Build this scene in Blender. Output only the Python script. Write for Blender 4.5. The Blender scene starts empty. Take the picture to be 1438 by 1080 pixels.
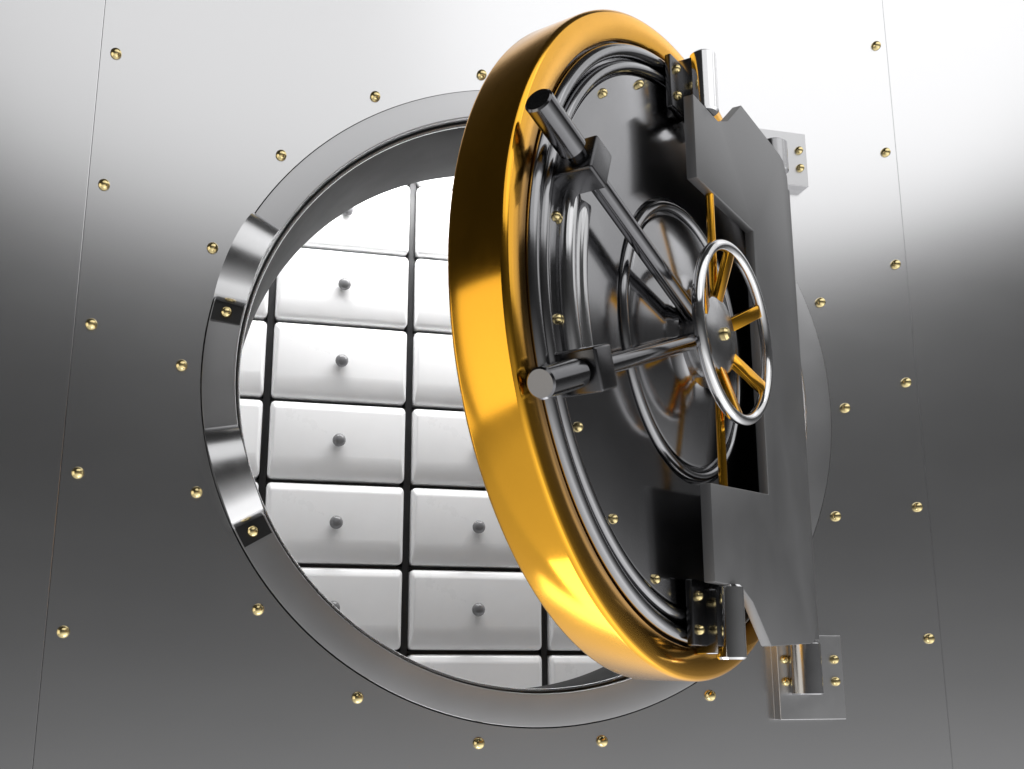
import bpy, bmesh, math, random
from mathutils import Vector, Matrix
random.seed(4)
S = bpy.context.scene
C = S.collection
R = math.radians
PI = math.pi

# ------------------------------------------------------------------ materials
def new_mat(name):
    m = bpy.data.materials.new(name)
    m.use_nodes = True
    return m, m.node_tree.nodes, m.node_tree.links, m.node_tree.nodes['Principled BSDF']

def metal(name, col, rough, var=0.04, scale=6.0, stretch=(1, 1, 1), metallic=1.0, colvar=0.06, bump=0.0, bscale=220.0, coat=0.0):
    """metal whose polish (and a little of its tone) wanders from place to place"""
    m, N, L, b = new_mat(name)
    b.inputs['Metallic'].default_value = metallic
    tc = N.new('ShaderNodeTexCoord')
    mp = N.new('ShaderNodeMapping'); mp.inputs['Scale'].default_value = stretch
    L.new(tc.outputs['Object'], mp.inputs['Vector'])
    nz = N.new('ShaderNodeTexNoise'); nz.inputs['Scale'].default_value = scale
    nz.inputs['Detail'].default_value = 5.0; nz.inputs['Roughness'].default_value = 0.6
    L.new(mp.outputs[0], nz.inputs['Vector'])
    mr = N.new('ShaderNodeMapRange')
    mr.inputs['From Min'].default_value = 0.3; mr.inputs['From Max'].default_value = 0.7
    mr.inputs['To Min'].default_value = max(0.02, rough - var); mr.inputs['To Max'].default_value = rough + var
    L.new(nz.outputs['Fac'], mr.inputs['Value']); L.new(mr.outputs[0], b.inputs['Roughness'])
    cr = N.new('ShaderNodeValToRGB')
    cr.color_ramp.elements[0].position = 0.3; cr.color_ramp.elements[1].position = 0.7
    cr.color_ramp.elements[0].color = [c * (1 - colvar) for c in col] + [1]
    cr.color_ramp.elements[1].color = [min(1, c * (1 + colvar)) for c in col] + [1]
    L.new(nz.outputs['Fac'], cr.inputs['Fac']); L.new(cr.outputs[0], b.inputs['Base Color'])
    if bump:
        n2 = N.new('ShaderNodeTexNoise'); n2.inputs['Scale'].default_value = bscale
        n2.inputs['Detail'].default_value = 3.0
        L.new(mp.outputs[0], n2.inputs['Vector'])
        bp = N.new('ShaderNodeBump'); bp.inputs['Strength'].default_value = bump; bp.inputs['Distance'].default_value = 0.002
        L.new(n2.outputs['Fac'], bp.inputs['Height']); L.new(bp.outputs[0], b.inputs['Normal'])
    if coat: b.inputs['Coat Weight'].default_value = coat
    return m

M = {}
M['wall'] = metal('satin_steel_wall', (0.80, 0.80, 0.81), 0.225, 0.009, 1.6, (1, 1, 2.5), colvar=0.008)
M['frame'] = metal('frame_steel', (0.60, 0.60, 0.61), 0.32, 0.02, 5.0, colvar=0.03)
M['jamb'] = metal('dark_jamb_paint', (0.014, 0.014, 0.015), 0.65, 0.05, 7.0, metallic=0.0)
M['bead'] = metal('bright_bead', (0.75, 0.75, 0.76), 0.22, 0.04, 9.0)
M['gold'] = metal('polished_gold', (0.97, 0.48, 0.042), 0.14, 0.04, 5.0, colvar=0.04)
M['brass'] = metal('brass_rivet', (0.88, 0.72, 0.36), 0.20, 0.05, 30.0)
M['dark'] = metal('gunmetal', (0.33, 0.33, 0.34), 0.15, 0.03, 5.0, colvar=0.06)
M['plate'] = metal('hinge_plate_steel', (0.30, 0.30, 0.305), 0.52, 0.03, 5.0, colvar=0.04)
M['chrome'] = metal('chrome', (0.80, 0.80, 0.81), 0.10, 0.03, 9.0)
M['rod'] = metal('dark_bolt_steel', (0.17, 0.17, 0.178), 0.16, 0.03, 9.0)
M['box'] = metal('white_enamel', (0.84, 0.84, 0.845), 0.30, 0.05, 8.0, metallic=0.0, colvar=0.02)
M['black'] = metal('black_lacquer', (0.012, 0.012, 0.013), 0.45, 0.05, 8.0, metallic=0.0)
M['knob'] = metal('knob_enamel', (0.17, 0.17, 0.175), 0.2, 0.04, 9.0, metallic=0.0)
M['bracket'] = metal('bracket_steel', (0.66, 0.66, 0.67), 0.34, 0.03, 9.0)
M['block'] = metal('block_steel', (0.11, 0.11, 0.115), 0.26, 0.04, 9.0)
M['trim'] = metal('trim_steel', (0.62, 0.62, 0.63), 0.13, 0.03, 9.0)
M['hub'] = metal('hub_steel', (0.46, 0.46, 0.47), 0.22, 0.04, 9.0)

# ------------------------------------------------------------------ mesh helpers
def link(name, bm, mat, parent=None, smooth=True, angle=35, loc=(0, 0, 0), bevel=0.0, seg=3):
    me = bpy.data.meshes.new(name)
    bmesh.ops.recalc_face_normals(bm, faces=bm.faces[:])
    if bevel:
        ed = [e for e in bm.edges if len(e.link_faces) == 2 and e.calc_face_angle(0) > R(30)]
        bmesh.ops.bevel(bm, geom=ed, offset=bevel, segments=seg, profile=0.5, affect='EDGES', clamp_overlap=True)
    for e in bm.edges:
        e.smooth = not (len(e.link_faces) == 2 and e.calc_face_angle(0) > R(angle))
    for f in bm.faces: f.smooth = smooth
    bm.to_mesh(me); bm.free()
    me.materials.append(mat)
    o = bpy.data.objects.new(name, me); C.objects.link(o)
    o.location = loc
    if parent: o.parent = parent
    return o

def thing(name, label, cat, loc=(0, 0, 0), rz=0.0, group=None):
    o = bpy.data.objects.new(name, None); C.objects.link(o)
    o.empty_display_size = 0.05
    o.location = loc; o.rotation_euler = (0, 0, rz)
    o['label'] = label; o['category'] = cat; o['kind'] = 'thing'
    if group: o['group'] = group
    return o

def lathe(bm, prof, mat4=Matrix.Identity(4), seg=160, closed=False, a0=0.0, a1=2 * PI):
    """revolve (r, h) about local -Y (h measured along -Y: towards the viewer); r lies in XZ"""
    full = abs((a1 - a0) - 2 * PI) < 1e-6
    n = seg if full else seg + 1
    rings = []
    for (r, h) in prof:
        if r < 1e-6:
            v = bm.verts.new(mat4 @ Vector((0, -h, 0))); rings.append([v] * n); continue
        rings.append([bm.verts.new(mat4 @ Vector((r * math.cos(a0 + (a1 - a0) * k / seg), -h, r * math.sin(a0 + (a1 - a0) * k / seg)))) for k in range(n)])
    P = len(prof); steps = P if closed else P - 1
    for i in range(steps):
        A, B = rings[i], rings[(i + 1) % P]
        for k in range(seg):
            k2 = (k + 1) % n
            vs = [A[k], A[k2], B[k2], B[k]]
            u = []
            for v in vs:
                if v not in u: u.append(v)
            if len(u) >= 3: bm.faces.new(u)
    if not full and closed:
        bm.faces.new([r[0] for r in rings]); bm.faces.new([r[-1] for r in rings])

def arc_prof(cr, ch, rad, a0, a1, n=8):
    return [(cr + rad * math.cos(R(a0 + (a1 - a0) * i / n)), ch + rad * math.sin(R(a0 + (a1 - a0) * i / n))) for i in range(n + 1)]

def cyl(bm, p0, p1, r0, r1=None, seg=32, ch=0.0):
    """capped rod from p0 to p1 with chamfered ends"""
    p0, p1 = Vector(p0), Vector(p1); r1 = r0 if r1 is None else r1
    d = (p1 - p0); ln = d.length; d.normalize()
    a = d.orthogonal().normalized(); b = d.cross(a)
    st = [(0, r0 - ch), (ch, r0), (ln - ch, r1), (ln, r1 - ch)] if ch else [(0, r0), (ln, r1)]
    rings = [[bm.verts.new(p0 + d * t + (a * math.cos(2 * PI * k / seg) + b * math.sin(2 * PI * k / seg)) * r) for k in range(seg)] for t, r in st]
    for A, B in zip(rings, rings[1:]):
        for k in range(seg): bm.faces.new([A[k], A[(k + 1) % seg], B[(k + 1) % seg], B[k]])
    bm.faces.new(rings[0]); bm.faces.new(rings[-1])

def box(bm, lo, hi, mat4=Matrix.Identity(4)):
    v = [bm.verts.new(mat4 @ Vector((x, y, z))) for x in (lo[0], hi[0]) for y in (lo[1], hi[1]) for z in (lo[2], hi[2])]
    for f in ((0, 1, 3, 2), (4, 6, 7, 5), (0, 4, 5, 1), (2, 3, 7, 6), (0, 2, 6, 4), (1, 5, 7, 3)):
        bm.faces.new([v[i] for i in f])

def prism(bm, poly, y0, y1):
    a = [bm.verts.new((x, y0, z)) for x, z in poly]; b = [bm.verts.new((x, y1, z)) for x, z in poly]
    n = len(poly)
    bm.faces.new(a); bm.faces.new(b[::-1])
    for i in range(n): bm.faces.new([a[i], a[(i + 1) % n], b[(i + 1) % n], b[i]])

DOME = [(1.0, 0.0), (1.0, 0.25), (0.92, 0.55), (0.74, 0.80), (0.45, 0.96), (0.0, 1.02)]
def dome_bm(r, h):
    bm = bmesh.new()
    lathe(bm, [(p[0] * r, p[1] * h) for p in DOME], seg=20)
    return bm

def copies(proto_obj, parent, spots):
    """first spot takes the source itself, the rest get copies that share its mesh"""
    for i, s in enumerate(spots):
        o = proto_obj
        if i:
            o = proto_obj.copy(); C.objects.link(o)
        o.parent = parent; o.location = s

# ------------------------------------------------------------------ the vault wall: three steel panels
RING_O, RING_I, HOLE = 0.767, 0.686, 0.767
OX, OZ = 0.0044, 0.0187
SX, SY0, SY1 = 1.0285, -2.2, 2.6
SEAM = 0.0003
def plain_panel(name, x0, x1, label, n=1):
    bm = bmesh.new(); box(bm, (x0, 0.0, SY0), (x1, 0.05, SY1))
    o = link(name, bm, M['wall'], bevel=0.0012, seg=2, smooth=False)
    o['label'] = label; o['category'] = 'wall panel'; o['kind'] = 'thing'
    return o
plain_panel('wall_panel', -4.0, -SX - SEAM, 'plain satin steel wall panel left of the seam, without any rivets')
plain_panel('wall_panel', SX + SEAM, 4.5, 'plain satin steel wall panel right of the seam, without any rivets')

wp = thing('wall_panel', 'riveted satin steel wall panel with the big round opening cut through it', 'wall panel', (0, 0, SY0))
bm = bmesh.new()
angs = sorted(set([2 * PI * k / 180 for k in range(180)] + [math.atan2(z, x) % (2 * PI) for x in (-SX, SX) for z in (SY0, SY1)]))
def rect_hit(a):
    c, s = math.cos(a), math.sin(a)
    t = min((SX / abs(c)) if abs(c) > 1e-9 else 1e9, (SY1 / s) if s > 1e-9 else 1e9, (SY0 / s) if s < -1e-9 else 1e9)
    return t * c, t * s
hole_front, rect_front, hole_back = [], [], []
for a in angs:
    hole_front.append(bm.verts.new((OX + HOLE * math.cos(a), 0, OZ + HOLE * math.sin(a))))
    hole_back.append(bm.verts.new((OX + HOLE * math.cos(a), 0.05, OZ + HOLE * math.sin(a))))
    x, z = rect_hit(a); rect_front.append(bm.verts.new((x, 0, z)))
n = len(angs)
for k in range(n):
    j = (k + 1) % n
    bm.faces.new([hole_front[k], rect_front[k], rect_front[j], hole_front[j]])
    bm.faces.new([hole_front[k], hole_front[j], hole_back[j], hole_back[k]])
# rounded outer lip along the seams
lip = []
for k in range(n):
    v = rect_front[k].co
    f = (1 - 0.0009 / SX)
    lip.append((bm.verts.new((v.x, 0.0018, v.z)), bm.verts.new((v.x, 0.05, v.z))))
    rect_front[k].co = Vector((v.x * f, 0.0, v.z * f))
for k in range(n):
    j = (k + 1) % n
    bm.faces.new([rect_front[k], lip[k][0], lip[j][0], rect_front[j]])
    bm.faces.new([lip[k][0], lip[k][1], lip[j][1], lip[j][0]])
link('panel_sheet', bm, M['wall'], wp, loc=(0, 0, -SY0), angle=20)
RV, RH = 0.0125, 0.0135
rv = link('rivet', dome_bm(RV, RH), M['brass'], wp)
spots = []
for k in range(5): spots.append((-1.0 + 0.005, 0, 0.7435 - 0.3232 * k - SY0))
for k in range(-1, 5): spots.append((1.0 - 0.005, 0, 0.7435 - 0.3232 * k - SY0))
for k in range(18):
    a = R(20 * k); spots.append((OX + 0.8074 * math.cos(a), 0, OZ + 0.8074 * math.sin(a) - SY0))
copies(rv, wp, spots)

# ------------------------------------------------------------------ round door frame set into the wall
fr = thing('opening_ring', 'polished round steel frame ring lining the circular vault opening', 'door frame', (OX, 0, OZ - RING_O))
bm = bmesh.new()
prof = [(RING_O - 0.0035, -0.020), (RING_O - 0.0035, 0.0047), (RING_O - 0.0038, 0.0050), (RING_O - 0.0060, 0.0053),
        (RING_O - 0.020, 0.0066), (RING_O - 0.036, 0.0076), (RING_O - 0.054, 0.0083), (RING_O - 0.0715, 0.0086), (RING_O - 0.0730, 0.0082), (RING_O - 0.074, 0.006), (RING_O - 0.074, -0.012)]
lathe(bm, prof, seg=220)
link('ring_face', bm, M['frame'], fr, loc=(0, 0, RING_O), angle=12)
bm = bmesh.new()
lathe(bm, [(RING_O - 0.0002, -0.009), (RING_O - 0.0034, -0.009)], seg=220)
link('outer_groove', bm, M['black'], fr, loc=(0, 0, RING_O))
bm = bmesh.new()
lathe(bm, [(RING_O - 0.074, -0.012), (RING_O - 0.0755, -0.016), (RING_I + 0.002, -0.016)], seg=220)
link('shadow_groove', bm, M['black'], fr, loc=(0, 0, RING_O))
bm = bmesh.new()
lathe(bm, arc_prof(RING_I + 0.002, -0.021, 0.0055, 90, 270, 8), seg=220)
link('inner_bead', bm, M['bead'], fr, loc=(0, 0, RING_O))
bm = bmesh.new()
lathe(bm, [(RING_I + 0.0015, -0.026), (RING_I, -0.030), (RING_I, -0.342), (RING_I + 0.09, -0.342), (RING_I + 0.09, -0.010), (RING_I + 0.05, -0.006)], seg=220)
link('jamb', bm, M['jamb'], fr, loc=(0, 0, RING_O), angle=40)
# saddles (keepers) that the locking bolts shoot into: rounded radial humps on the ring
for ac in (160.0, 199.0):
    bm = bmesh.new()
    NA, NR = 28, 8
    grid = []
    for i in range(NA + 1):
        t = -1 + 2 * i / NA
        a = R(ac + 8.6 * t)
        up = 0.0
        row = []
        hump = 0.060 * math.sqrt(max(0.0, 1 - abs(t) ** 2.0)) + 0.0075
        for j in range(NR + 1):
            s = j / NR
            r = RING_O - 0.0715 * s - 0.0015
            edge = 1.0
            row.append(bm.verts.new((r * math.cos(a), -(hump * edge), r * math.sin(a))))
        grid.append(row)
    for i in range(NA):
        for j in range(NR):
            bm.faces.new([grid[i][j], grid[i + 1][j], grid[i + 1][j + 1], grid[i][j + 1]])
    rim = [grid[i][0] for i in range(NA + 1)] + [grid[NA][j] for j in range(1, NR + 1)] + [grid[i][NR] for i in range(NA - 1, -1, -1)] + [grid[0][j] for j in range(NR - 1, 0, -1)]
    low = [bm.verts.new((v.co.x, 0.0, v.co.z)) for v in rim]
    for k in range(len(rim)):
        j = (k + 1) % len(rim); bm.faces.new([rim[k], rim[j], low[j], low[k]])
    kp = link('bolt_keeper', bm, M['bead'], fr, loc=(0, 0, RING_O), angle=50)
    # dark recess strip and its brass bolt at the lower end
    al = R(ac + 10.2) if math.sin(R(ac + 10.2)) < math.sin(R(ac)) else R(ac - 10.2)
    bm = bmesh.new()
    lathe(bm, [(RING_O - 0.006, 0.0), (RING_O - 0.006, 0.0115), (RING_O - 0.070, 0.0118), (RING_O - 0.070, 0.0)], seg=10, closed=True, a0=al - R(1.7), a1=al + R(1.7))
    link('bolt_seat', bm, M['black'], kp, angle=30)
    o = link('bolt', dome_bm(0.0125, 0.013), M['brass'], kp)
    o.location = ((RING_O - 0.036) * math.cos(al), -0.0112, (RING_O - 0.036) * math.sin(al))

# ------------------------------------------------------------------ safe-deposit drawers behind the opening
YB = 0.62
X0, BW, ZB, BH = -0.5847, 0.3961, 0.5624, 0.2266
rack = thing('drawer_rack', 'black rack behind the round opening, showing as thin dark lines between the white drawers', 'rack', (0, YB + 0.1, -1.05))
bm = bmesh.new(); box(bm, (-1.3, 0.01, 0), (1.5, 0.03, 2.15)); link('back_panel', bm, M['black'], rack)
for c in range(-1, 5):
    bm = bmesh.new(); cx = X0 + c * BW
    box(bm, (cx - 0.0095, -0.072, 0), (cx + 0.0095, 0.0095, 2.15)); link('upright', bm, M['black'], rack, bevel=0.002, seg=2)
for r_ in range(-2, 8):
    bm = bmesh.new(); cz = ZB - r_ * BH + 1.05
    box(bm, (-1.0, -0.060, cz - 0.0035), (1.4, -0.055, cz + 0.0035)); link('shelf', bm, M['black'], rack)

def drawer_bm(w, h):
    bm = bmesh.new()
    cr = 0.013
    def ring(inset, y, rr, low=0.0):
        pts = []
        hw, hh = w / 2 - inset * 0.5, h / 2 - inset
        for (sx, sz, a0) in ((1, 1, 0), (-1, 1, 90), (-1, -1, 180), (1, -1, 270)):
            for q in range(6):
                a = R(a0 + 90 * q / 5)
                z = sz * (hh - rr) + rr * math.sin(a)
                pts.append(bm.verts.new((sx * (hw - rr) + rr * math.cos(a), y, z + (low if sz < 0 else 0))))
        return pts
    rings = [ring(0, 0.085, cr), ring(0, 0.018, cr), ring(0.0012, 0.0145, cr), ring(0.004, 0.0112, cr * 0.8, 0.002), ring(0.0085, 0.0082, cr * 0.7, 0.006),
             ring(0.013, 0.0055, cr * 0.55, 0.012), ring(0.017, 0.0030, cr * 0.4, 0.020), ring(0.021, 0.0008, 0.006, 0.030), ring(0.025, 0.0, 0.005, 0.036)]
    for A, B in zip(rings, rings[1:]):
        m = len(A)
        for k in range(m): bm.faces.new([A[k], A[(k + 1) % m], B[(k + 1) % m], B[k]])
    bm.faces.new(rings[-1]); bm.faces.new(rings[0])
    return bm
kprof = [(r_ * 0.86, h_ * 0.92) for r_, h_ in [(0.0, 0.028), (0.007, 0.0275), (0.013, 0.0252), (0.018, 0.021), (0.0208, 0.0155), (0.0210, 0.011), (0.0185, 0.007), (0.013, 0.004), (0.011, 0.0)]]
rowname = {-2: 'sliver row at the top', -1: 'top full row', 0: 'second row', 1: 'third row', 2: 'fourth row', 3: 'fifth row', 4: 'sixth row', 5: 'cut off bottom row'}
colname = {-1: 'column cut off at far left', 0: 'column left of the long black upright', 1: 'column between black upright and gold door', 2: 'column just behind the gold door', 3: 'column deepest behind the open door'}
first = None
for r_ in range(-2, 6):
    for c in range(-1, 4):
        xa, xb = X0 + c * BW, X0 + (c + 1) * BW
        zt, zl = ZB - r_ * BH, ZB - (r_ + 1) * BH
        nx = min(max(0.07, xa), xb); nz_ = min(max(0.06, zl), zt)
        if math.hypot(nx - 0.07, nz_ - 0.06) > 0.78: continue
        lab = 'white drawer, %s, %s' % (rowname[r_], colname[c])
        if first is None:
            t = thing('deposit_drawer', lab, 'drawer', group='white safe deposit drawers inside the vault')
            link('drawer_front', drawer_bm(BW - 0.021, BH - 0.0125), M['box'], t, angle=60, loc=(0, 0, BH / 2))
            bm = bmesh.new(); lathe(bm, kprof, seg=24); link('knob', bm, M['knob'], t, loc=(0, 0.0, BH / 2), angle=60)
            first = t
        else:
            t = first.copy(); C.objects.link(t); t['label'] = lab
            for ch in list(first.children):
                k = ch.copy(); C.objects.link(k); k.parent = t
        t.location = ((xa + xb) / 2, YB, zl)

# ------------------------------------------------------------------ the round gold-rimmed door
TH = 0.733
CEN = Vector((0.15678, -0.50963, 0.00109))
RD = 0.651
U = Vector((math.cos(TH), math.sin(TH), 0)); NN = Vector((math.sin(TH), -math.cos(TH), 0))
door = thing('vault_door', 'massive round gold rimmed vault door swung open in front of the drawers', 'vault door', CEN - Vector((0, 0, RD)), TH)
DL = (0, 0, RD)
bm = bmesh.new()
lathe(bm, [(0.592, -0.012), (0.592, -0.002), (0.5945, 0.0), (0.640, 0.0), (0.646, -0.0012), (0.650, -0.005), (0.651, -0.010),
           (0.648, -0.104), (0.6465, -0.109), (0.642, -0.113), (0.600, -0.113), (0.592, -0.10)], seg=256, closed=True)
link('gold_rim', bm, M['gold'], door, loc=DL, angle=50)
bm = bmesh.new()
lathe(bm, [(0.0, -0.15), (0.50, -0.15), (0.51, -0.146), (0.51, -0.10), (0.594, -0.098), (0.594, -0.02)], seg=160)
link('door_plug', bm, M['dark'], door, loc=DL)
bm = bmesh.new()
pr = [(0.5915, -0.014), (0.588, -0.016)]
pr += arc_prof(0.572, -0.004, 0.0145, 0, 180, 10)
pr += [(0.5575, -0.012), (0.553, -0.012)]
pr += arc_prof(0.5405, -0.003, 0.0125, 0, 180, 10)
pr += [(0.528, -0.008), (0.526, -0.010)]
lathe(bm, pr, seg=256)
link('rim_moulding', bm, M['dark'], door, loc=DL, angle=50)
bm = bmesh.new()
lathe(bm, [(0.526, -0.010), (0.524, -0.001), (0.521, 0.0), (0.286, 0.0), (0.284, -0.008), (0.279, -0.009)], seg=256)
link('face_plate', bm, M['dark'], door, loc=DL, angle=40)
bm = bmesh.new()
lathe(bm, [(0.279, -0.009)] + arc_prof(0.268, -0.001, 0.011, 0, 180, 10) + [(0.257, -0.004), (0.252, -0.004), (0.250, 0.003), (0.246, 0.005), (0.13, 0.016), (0.105, 0.022), (0.098, 0.030), (0.06, 0.032)], seg=200)
link('centre_boss', bm, M['dark'], door, loc=DL, angle=40)
bm = bmesh.new()
lathe(bm, [(0.078, 0.020), (0.078, 0.068), (0.076, 0.073), (0.071, 0.0755), (0.030, 0.080), (0.0, 0.081)], seg=72)
link('hub', bm, M['hub'], door, loc=DL, angle=40)
o = link('face_bolt', dome_bm(0.0085, 0.010), M['brass'], door)
copies(o, door, [(0.508 * math.cos(R(10 + 20 * k)), 0.0, 0.508 * math.sin(R(10 + 20 * k)) + RD) for k in range(18)])
# hand wheel
RW, HW = 0.170, 0.102
bm = bmesh.new(); lathe(bm, [(RW + 0.0115 * math.cos(2 * PI * i / 16), HW + 0.0115 * math.sin(2 * PI * i / 16)) for i in range(16)], seg=160, closed=True)
wheel = link('hand_wheel', bm, M['chrome'], door, loc=DL)
for k in range(6):
    a = R(30 + 60 * k)
    bm = bmesh.new()
    p0 = Vector((0.060 * math.cos(a), -0.066, 0.060 * math.sin(a))); p1 = Vector((RW * math.cos(a), -HW, RW * math.sin(a)))
    d = (p1 - p0).normalized(); side = Vector((0, -1, 0)).cross(d).normalized(); up = d.cross(side).normalized()
    mt = Matrix((d, side, up)).transposed().to_4x4(); mt.translation = p0
    box(bm, (0, -0.0135, -0.007), ((p1 - p0).length, 0.0135, 0.007), mt)
    link('spoke', bm, M['gold'], wheel, bevel=0.0025, seg=2)
bm = bmesh.new(); lathe(bm, [(0.013, 0.079), (0.013, 0.086), (0.009, 0.091), (0.0, 0.092)], seg=24)
link('hub_cap', bm, M['brass'], wheel)
# locking bolts with guide blocks
for ac in (160.0, 200.0):
    c, s = math.cos(R(ac)), math.sin(R(ac))
    def at(r, h): return (r * c, -h, r * s)
    bm = bmesh.new(); cyl(bm, at(0.07, 0.046), at(0.56, 0.046), 0.0165, ch=0.002)
    lb = link('locking_bolt', bm, M['rod'], door, loc=DL, angle=40)
    bm = bmesh.new(); cyl(bm, at(0.552, 0.046), at(0.668, 0.046), 0.0245, ch=0.003, seg=48)
    link('bolt_head', bm, M['rod'], lb, angle=40)
    mt = Matrix(((c, 0, -s, 0), (0, 1, 0, 0), (s, 0, c, 0), (0, 0, 0, 1)))
    bm = bmesh.new(); box(bm, (0.482, -0.078, -0.036), (0.538, 0.004, 0.036), mt)
    link('guide_block', bm, M['block'], door, loc=DL, bevel=0.005, angle=50)
# curved guard bar between the two guide blocks
bm = bmesh.new()
lathe(bm, [(0.502, -0.002), (0.502, 0.018), (0.498, 0.024), (0.486, 0.027), (0.474, 0.023), (0.466, 0.020), (0.458, 0.024), (0.446, 0.027), (0.436, 0.023), (0.432, 0.016), (0.432, -0.002)], seg=60, closed=True, a0=R(163.5), a1=R(196.5))
link('guard_bar', bm, M['trim'], door, loc=DL, angle=50)
# hinge knuckles: bracket bolted to the door face, barrel round the gold pin
for sg in (1, -1):
    bm = bmesh.new(); z0, z1 = sorted((sg * 0.478, sg * 0.612))
    cyl(bm, (0.01, -0.06, z0), (0.01, -0.06, z1), 0.0275, ch=0.004, seg=48)
    kn = link('hinge_knuckle', bm, M['chrome'], door, loc=DL, angle=40)
    bm = bmesh.new(); a, b = sorted((sg * 0.485, sg * 0.602))
    box(bm, (-0.012, -0.056, a), (0.032, 0.0, b)); link('knuckle_web', bm, M['dark'], kn, bevel=0.003)
    bm = bmesh.new(); a, b = sorted((sg * 0.470, sg * 0.588))
    box(bm, (-0.072, -0.024, a), (0.088, -0.010, b)); link('knuckle_base', bm, M['block'], kn, bevel=0.003)
    o = link('bolt', dome_bm(0.0095, 0.012), M['brass'], kn)
    copies(o, kn, [(x, -0.024, sg * z) for x in (-0.052, 0.068) for z in (0.500, 0.560)])

# ------------------------------------------------------------------ hinge arm: the notched plate that carries the door
A = CEN + 0.01 * U + 0.06 * NN
BX = Vector((0.67, -0.10, 0)); dv = Vector((BX.x - A.x, BX.y - A.y, 0)); AL = math.atan2(dv.y, dv.x)
ZP = 0.571
arm = thing('hinge_plate', 'tall dark grey notched steel hinge plate standing behind the hand wheel', 'hinge', (A.x, A.y, -ZP), AL)
AZ = (0, 0, ZP)
half = [(-0.092, 0.300), (-0.092, 0.478), (0.045, 0.478), (0.060, 0.486), (0.100, 0.503), (0.195, ZP + 0.012), (0.455, ZP), (0.480, ZP - 0.006), (0.505, ZP - 0.040)]
poly = [(0.232, 0.285)] + [(-0.072, 0.300)] + half + [(x, -z) for x, z in half[::-1]] + [(-0.072, -0.300)] + [(0.232, -0.285)]
poly = [(0.232, 0.300)] + half + [(0.505, 0.0)] + [(x, -z) for x, z in half[::-1]] + [(0.232, -0.278)]
bm = bmesh.new()
prism(bm, poly[::-1], -0.011, 0.011)
link('arm_plate', bm, M['plate'], arm, loc=AZ, bevel=0.0022, seg=2, angle=40)
for sg in (1, -1):
    bm = bmesh.new(); cyl(bm, (0, 0, sg * 0.086), (0, 0, sg * 0.606), 0.0085, ch=0.001, seg=24)
    link('hinge_pin', bm, M['gold'], arm, loc=AZ, angle=40)
# cranked web from the plate's edge back to the wall hinge barrel
HB = Vector((0.622, -0.062, 0))
inv = Matrix.Rotation(-AL, 4, 'Z')
hb = inv @ (HB - Vector((A.x, A.y, 0)))
bm = bmesh.new()
p = [(0.470, 0.011), (0.500, 0.011), (hb.x + 0.016, hb.y - 0.004), (hb.x - 0.016, hb.y + 0.004)]
v0 = [bm.verts.new((x, y, -0.535)) for x, y in p]; v1 = [bm.verts.new((x, y, 0.535)) for x, y in p]
bm.faces.new(v0); bm.faces.new(v1)
for i in range(4): bm.faces.new([v0[i], v0[(i + 1) % 4], v1[(i + 1) % 4], v1[i]])
link('arm_web', bm, M['plate'], arm, loc=AZ, bevel=0.003)
bm = bmesh.new(); cyl(bm, (hb.x, hb.y, -0.56), (hb.x, hb.y, 0.56), 0.034, ch=0.003, seg=48)
link('arm_barrel', bm, M['plate'], arm, loc=AZ, angle=40)

# ------------------------------------------------------------------ wall brackets
for sg, lab in ((-1, 'square steel hinge bracket with brass bolts under the lower end of the hinge plate'), (1, 'bright steel hinge bracket peeking out behind the top corner of the hinge plate')):
    br = thing('hinge_bracket', lab, 'bracket', (0.652, 0, -0.735 if sg < 0 else 0.600), group='hinge brackets on the wall')
    bm = bmesh.new(); box(bm, (-0.084, -0.030, 0), (0.084, 0.0, 0.190 if sg < 0 else 0.150)); link('base_plate', bm, M['bracket'], br, bevel=0.0014, smooth=False)
    lo, hi = (0.056, 0.172) if sg < 0 else (0.012, 0.095)
    bm = bmesh.new(); cyl(bm, (HB.x - 0.652, HB.y, lo), (HB.x - 0.652, HB.y, hi), 0.036, ch=0.003, seg=48)
    link('hinge_barrel', bm, M['hub'], br, angle=40)
    bm = bmesh.new(); box(bm, (HB.x - 0.652 - 0.026, -0.055, lo + 0.004), (HB.x - 0.652 + 0.026, -0.028, hi - 0.004)); link('barrel_web', bm, M['dark'], br, bevel=0.002)
    o = link('bolt', dome_bm(0.0105, 0.012), M['brass'], br)
    zs = (0.085, 0.135) if sg < 0 else (0.050, 0.100)
    copies(o, br, [(x, -0.030, z) for x in (-0.066, 0.062) for z in zs])

# ------------------------------------------------------------------ camera (fitted to the picture)
cam = bpy.data.cameras.new('camera'); co = bpy.data.objects.new('camera', cam); C.objects.link(co)
yaw, pit, rol, F = 0.2655447594892469, 0.25043554692836795, -0.002599325119441498, 1.1346769334937776
f = Vector((math.sin(yaw) * math.cos(pit), math.cos(yaw) * math.cos(pit), math.sin(pit)))
r = Vector((math.cos(yaw), -math.sin(yaw), 0)); u = r.cross(f)
r2 = math.cos(rol) * r + math.sin(rol) * u; u2 = -math.sin(rol) * r + math.cos(rol) * u
mt = Matrix((r2, u2, -f)).transposed().to_4x4(); mt.translation = (-0.7495414152633276, -2.537495559354287, -0.6487316639356506)
co.matrix_world = mt
cam.sensor_width = 36; cam.sensor_fit = 'HORIZONTAL'; cam.lens = 36 * F; cam.clip_end = 100; cam.clip_start = 0.05
S.camera = co

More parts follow.
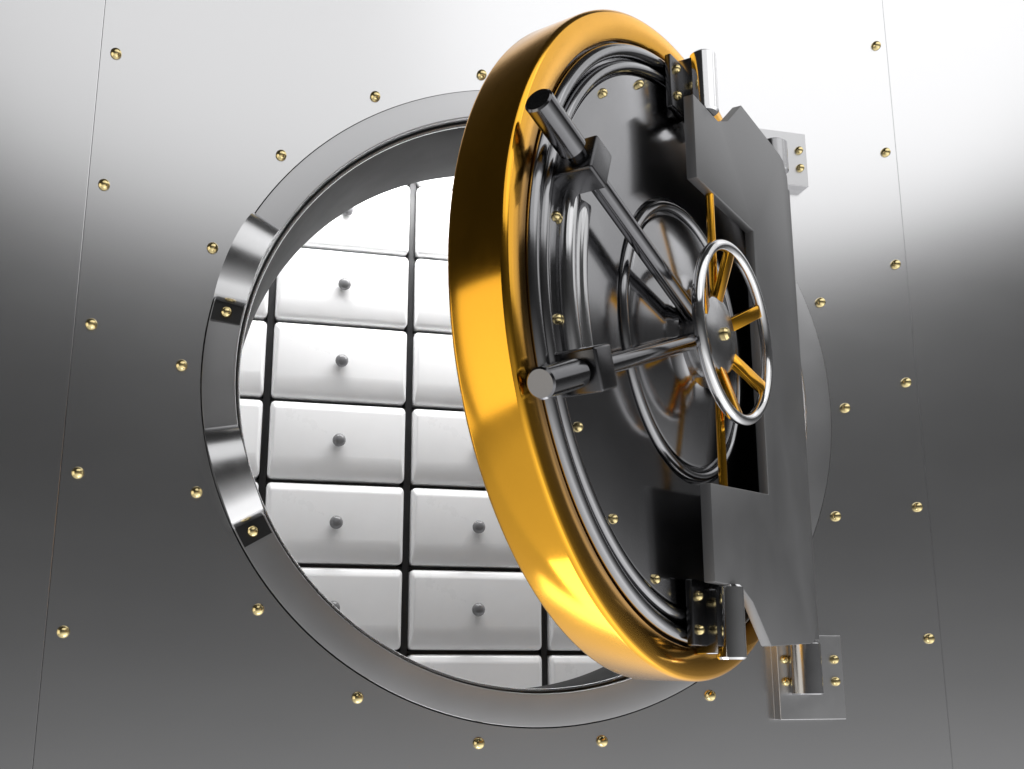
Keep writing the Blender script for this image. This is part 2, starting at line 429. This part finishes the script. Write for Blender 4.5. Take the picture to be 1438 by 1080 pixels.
# ------------------------------------------------------------------ light
W = bpy.data.worlds.new('World'); S.world = W; W.use_nodes = True
N, L = W.node_tree.nodes, W.node_tree.links
bg = N['Background']
tc = N.new('ShaderNodeTexCoord'); sp = N.new('ShaderNodeSeparateXYZ'); L.new(tc.outputs['Generated'], sp.inputs[0])
mr = N.new('ShaderNodeMapRange'); mr.inputs['From Min'].default_value = -1; mr.inputs['From Max'].default_value = 1
L.new(sp.outputs['Z'], mr.inputs['Value'])
ramp = N.new('ShaderNodeValToRGB'); L.new(mr.outputs[0], ramp.inputs['Fac'])
def E(el): return (math.sin(R(el)) + 1) / 2
stops = [(-80, 0.50), (-36, 0.60), (-20, 0.25), (-8, 0.14), (1, 0.05), (8, 0.022), (20, 0.025), (45, 0.02), (75, 0.015)]
cr = ramp.color_ramp
while len(cr.elements) < len(stops): cr.elements.new(0.5)
for e, (el, v) in zip(cr.elements, stops): e.position = E(el); e.color = (v, v, v, 1)
L.new(ramp.outputs[0], bg.inputs['Color'])
side = N.new('ShaderNodeMapRange'); side.inputs['From Min'].default_value = -1; side.inputs['From Max'].default_value = 1
side.inputs['To Min'].default_value = 0.7; side.inputs['To Max'].default_value = 2.9
L.new(sp.outputs['X'], side.inputs['Value']); L.new(side.outputs[0], bg.inputs['Strength'])

def lamp(name, az, el, dist, sx, sy, radiance, target=(0.1, 0, 0.0), col=(1, 1, 1), spread=180):
    l = bpy.data.lights.new(name, 'AREA'); l.shape = 'RECTANGLE'; l.size = sx; l.size_y = sy
    l.energy = radiance * PI * sx * sy; l.color = col; l.spread = R(spread)
    o = bpy.data.objects.new(name, l); C.objects.link(o)
    d = Vector((math.sin(R(az)) * math.cos(R(el)), -math.cos(R(az)) * math.cos(R(el)), math.sin(R(el))))
    o.location = Vector(target) + d * dist
    o.rotation_euler = d.to_track_quat('Z', 'Y').to_euler()
    return o
lamp('softbox_front', 24, 43, 7.0, 13.0, 5.2, 0.72).data.shape = 'ELLIPSE'
lamp('softbox_upper', 33, 39.5, 6.8, 5.0, 4.6, 0.27).data.shape = 'ELLIPSE'
lamp('softbox_right', 92, 36, 7.0, 5.0, 4.5, 0.8)
lamp('lamp_left', -72, -8, 5.5, 3.2, 3.4, 1.15, col=(1, 0.94, 0.84))
def strip(name, loc, to, sx, sy, watts):
    l = bpy.data.lights.new(name, 'AREA'); l.shape = 'RECTANGLE'; l.size = sx; l.size_y = sy; l.energy = watts
    o = bpy.data.objects.new(name, l); C.objects.link(o); o.location = loc
    o.rotation_euler = (Vector(loc) - Vector(to)).to_track_quat('Z', 'Y').to_euler()
# added lamps, out of sight: below the door, then round inside the opening
strip('added_rim_lamp', (-0.30, -0.20, -1.95), (-0.1, -0.75, -0.5), 1.1, 0.45, 5.5)  # added from below to put a bright patch on the gold rim
strip('drawer_fill_top', (0.05, 0.36, 0.95), (0.05, 0.62, 0.2), 1.5, 0.12, 23)  # this and the next ones are fill added to brighten the drawers
strip('drawer_fill_low', (0.05, 0.36, -0.90), (0.05, 0.62, -0.1), 1.5, 0.12, 0.3)
strip('drawer_fill_left', (-0.95, 0.36, 0.1), (-0.2, 0.62, 0.1), 0.12, 1.5, 1.3)
strip('drawer_fill_right', (1.05, 0.36, 0.1), (0.3, 0.62, 0.1), 0.12, 1.5, 1.3)

# ------------------------------------------------------------------ render settings
S.render.engine = 'CYCLES'
S.render.resolution_x = 1024; S.render.resolution_y = 769
S.view_settings.view_transform = 'Standard'; S.view_settings.look = 'None'
S.view_settings.exposure = 0; S.view_settings.gamma = 1
S.cycles.max_bounces = 8; S.cycles.glossy_bounces = 6
